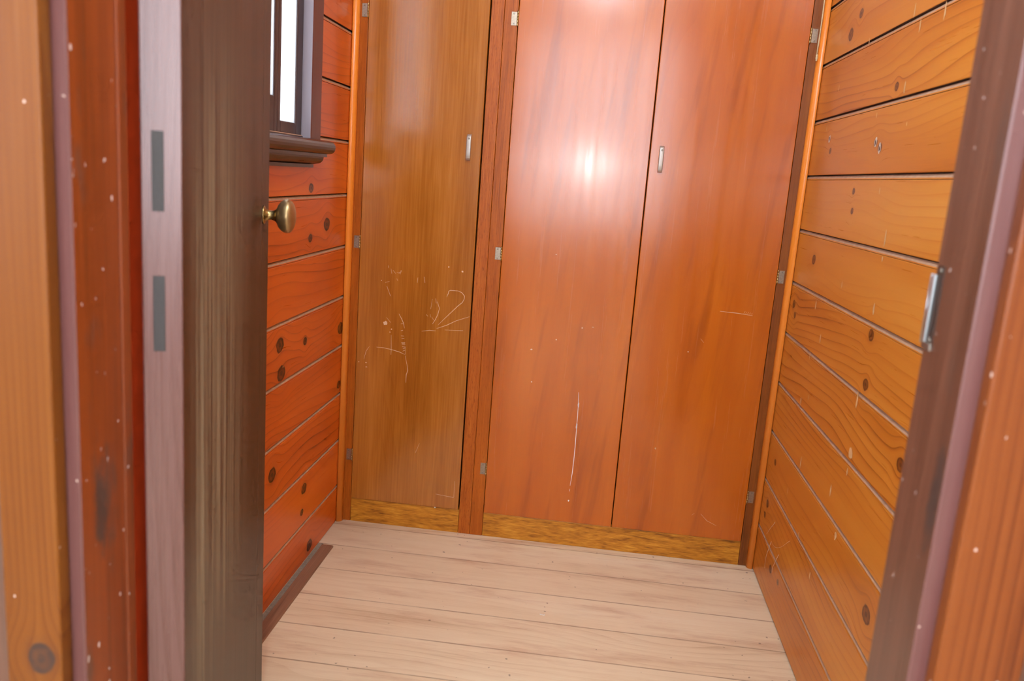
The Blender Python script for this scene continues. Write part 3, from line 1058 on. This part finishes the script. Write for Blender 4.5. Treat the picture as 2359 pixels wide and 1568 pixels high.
handle(d1, 0.3372, 1.1325)
handle(d3, 0.8585, 1.1375)

# ------------------------------------------------------------------ window in the left wall
bm = BM()
CW = 0.070          # casing width
cx0, cx1 = 0.0006, 0.0195
for lo, hi in (((cx0, WY1, WZ0 - .003), (cx1, WY1 + CW, WZ1 + CW)), ((cx0, WY0 - CW, WZ0 - .003), (cx1, WY0, WZ1 + CW)),
               ((cx0, WY0, WZ1), (cx1, WY1, WZ1 + CW))):
    box(bm, lo, hi, 0.002, 2)
win = obj('window_1', bm, M['window_casing'])
structure(win, 'dark framed window with white daylight on the left wall', 'window')
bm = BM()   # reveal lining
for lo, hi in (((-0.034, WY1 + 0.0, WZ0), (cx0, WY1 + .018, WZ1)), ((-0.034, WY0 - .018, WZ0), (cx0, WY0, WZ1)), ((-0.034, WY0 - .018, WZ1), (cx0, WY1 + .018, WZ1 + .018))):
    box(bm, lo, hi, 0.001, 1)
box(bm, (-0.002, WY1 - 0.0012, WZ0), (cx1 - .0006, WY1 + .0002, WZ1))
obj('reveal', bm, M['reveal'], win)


def sash(y0, y1, x0, x1, sl_, sr_, br, tr_, name='sash'):
    bm = BM()
    zt = WZ1 - 0.004
    zb = WZ0 + 0.004
    box(bm, (x0, y0, zb), (x1, y0 + sl_, zt), 0.002, 2)
    box(bm, (x0, y1 - sr_, zb), (x1, y1, zt), 0.002, 2)
    box(bm, (x0, y0 + sl_, zb), (x1, y1 - sr_, zb + br), 0.002, 2)
    box(bm, (x0, y0 + sl_, zt - tr_), (x1, y1 - sr_, zt), 0.002, 2)
    o = obj(name, bm, M['window_dark'], win)
    b2 = BM()
    xm = x1 - 0.0045
    box(b2, (xm - .0015, y0 + sl_ - .004, zb + br - .004), (xm + .0015, y1 - sr_ + .004, zt - tr_ + .004))
    obj('pane', b2, M['glass'], o)
    return o


sash(-0.523, WY1 - 0.0014, -0.030, -0.003, 0.019, 0.038, 0.026, 0.04)
sash(WY0 + 0.001, -0.524, -0.030, -0.003, 0.044, 0.016, 0.075, 0.04)

# sill: rounded nosing over a stepped moulding
bm = BM()
sy0, sy1 = WY0 - CW - 0.03, -0.280
pr = [(-0.110, WZ0 - .034), (-0.110, WZ0), (0.030, WZ0 - .002)]
for i in range(0, 9):
    a = PI / 2 - PI * i / 8
    pr.append((0.036 + 0.0145 * math.cos(a), WZ0 - 0.018 + 0.0155 * math.sin(a)))
pr += [(0.030, WZ0 - .034)]
# only the part on the room side projects past the opening
prism(bm, [(0.0006, WZ0 - .034), (0.0006, WZ0 - .001)] + pr[2:], 'y', sy0, sy1)
box(bm, (-0.034, WY0 + .001, WZ0 - .0005), (0.0006, WY1 - .001, WZ0 + .003))
obj('sill', bm, M['sill'], win)
bm = BM()
zt = WZ0 - .0342
prism(bm, [(0.0006, zt - .007), (0.0006, zt), (0.034, zt), (0.034, zt - .007)], 'y', sy0 + .012, sy1 - .014)
pr = [(0.0006, zt - .026), (0.0006, zt - .0072)]
for i in range(0, 8):
    a = (PI / 2) * i / 7
    pr.append((0.012 + 0.0165 * math.cos(a), zt - .0072 - 0.0165 * math.sin(a)))
prism(bm, pr, 'y', sy0 + .02, sy1 - .022)
prism(bm, [(0.0006, zt - .034), (0.0006, zt - .0262), (0.011, zt - .0262), (0.011, zt - .034)], 'y', sy0 + .04, sy1 - .045)
obj('sill_moulding', bm, M['sill'], win)

# ceiling rose added out of view for the room's fill lamp
bm = BM()
lathe(bm, [(0, H - .0005), (.05, H - .0005), (.05, H - .012), (.03, H - .03), (.018, H - .06), (.018, H - .085), (0, H - .085)], (0.68, -1.38, 0), (0, 0, 1), 24)
rose = obj('added_lamp_holder', bm, M['ceiling'])
tag(rose, 'added white batten lamp holder on the unseen ceiling of the room', 'lamp')

# ------------------------------------------------------------------ strip on the floor along the left wall
bm = BM()
box(bm, (0.0008, YF + 0.01, 0.0), (0.0149, -0.172, 0.0012), mi=1)
prism(bm, [(0.0150, 0.0), (0.0150, 0.0040), (0.0165, 0.0048), (0.0460, 0.0046), (0.0480, 0.0)], 'y', YF + 0.01, -0.185)
structure(obj('baseboard_left', bm, [M['baseboard'], M['strip_dust']]), 'low brown wooden strip on the floor along the left wall', 'baseboard')

# ------------------------------------------------------------------ pull cord, flecks, cobweb
cord = bpy.data.objects.new('pull_cord', None)
COL.objects.link(cord)
cord.location = (1.2225, -0.022, 1.415)
tag(cord, 'thin cream cotton cord hanging to a knot beside the top right hinge', 'cord')
bm = BM()
pts = [(0.0012 * math.sin(t * 1.9), 0.0004 * math.cos(t), 0.006 + t * 0.0985) for t in [i * 0.35 for i in range(29)]]
tube(bm, pts, [0.0016 + 0.0003 * (i % 2) for i in range(len(pts))], 8)
obj('cord', bm, M['cord'], cord)
bm = BM()
lathe(bm, [(0, 0.012), (.0022, .0105), (.0032, .008), (.0026, .0055), (.0032, .003), (.0028, 0.0), (.0020, -.0025), (.0026, -.005), (0.0, -.006)], (0.0008, 0, 0), (0, 0, 1), 12)
obj('knot', bm, M['cord'], cord)

bm = BM()
tube(bm, [(-.006, 0, .0008), (.0045, -.001, .0008)], .0008, 6)
tube(bm, [(-.006, 0, .0008), (-.0062, .004, .0009)], .0008, 6)
tube(bm, [(.0045, -.001, .0008), (.0047, .0035, .0009)], .0008, 6)
st_o = obj('staple', bm, M['fleck'])
st_o.location = (0.66, -0.415, 0.0)
tag(st_o, 'tiny white staple lying on the bare floorboards', 'staple')

bm = BM()
lathe(bm, [(0, .002), (.002, .0016), (.0028, .0006), (.0022, 0), (0, 0)], (0, 0, 0), (0, 0, 1), 9)
pf = obj('paint_crumb', bm, M['fleck'])
pf.location = (0.300, -0.0012, 0.0746)
pf.rotation_euler = (PI / 2, 0, 0)
tag(pf, 'small white crumb of paint stuck on the rail under the left wardrobe door', 'paint crumb')

bm = BM()
rs = random.Random(3)
def web(p, q, sag):
    n = 9
    pts = []
    for i in range(n):
        t = i / (n - 1)
        pts.append((XR - 0.0022 - 0.004 * math.sin(PI * t), p[0] + (q[0] - p[0]) * t + rs.uniform(-.001, .001), p[1] + (q[1] - p[1]) * t - sag * math.sin(PI * t)))
    tube(bm, pts, 0.00035, 4)
web((-0.20, 0.165), (-0.36, 0.245), 0.016)
web((-0.16, 0.075), (-0.19, 0.165), 0.004)
web((-0.13, 0.160), (-0.20, 0.225), 0.006)
web((-0.24, 0.10), (-0.28, 0.17), 0.006)
wb = obj('cobweb', bm, M['web'])
tag(wb, 'fine cobweb threads low on the right wall near the wardrobe', 'cobweb')

# ground outside the window
bm = BM()
box(bm, (-14, -12, -0.7), (-0.15, 12, -0.6))
structure(obj('ground', bm, M['ground']), 'pale ground outside the window', 'ground')
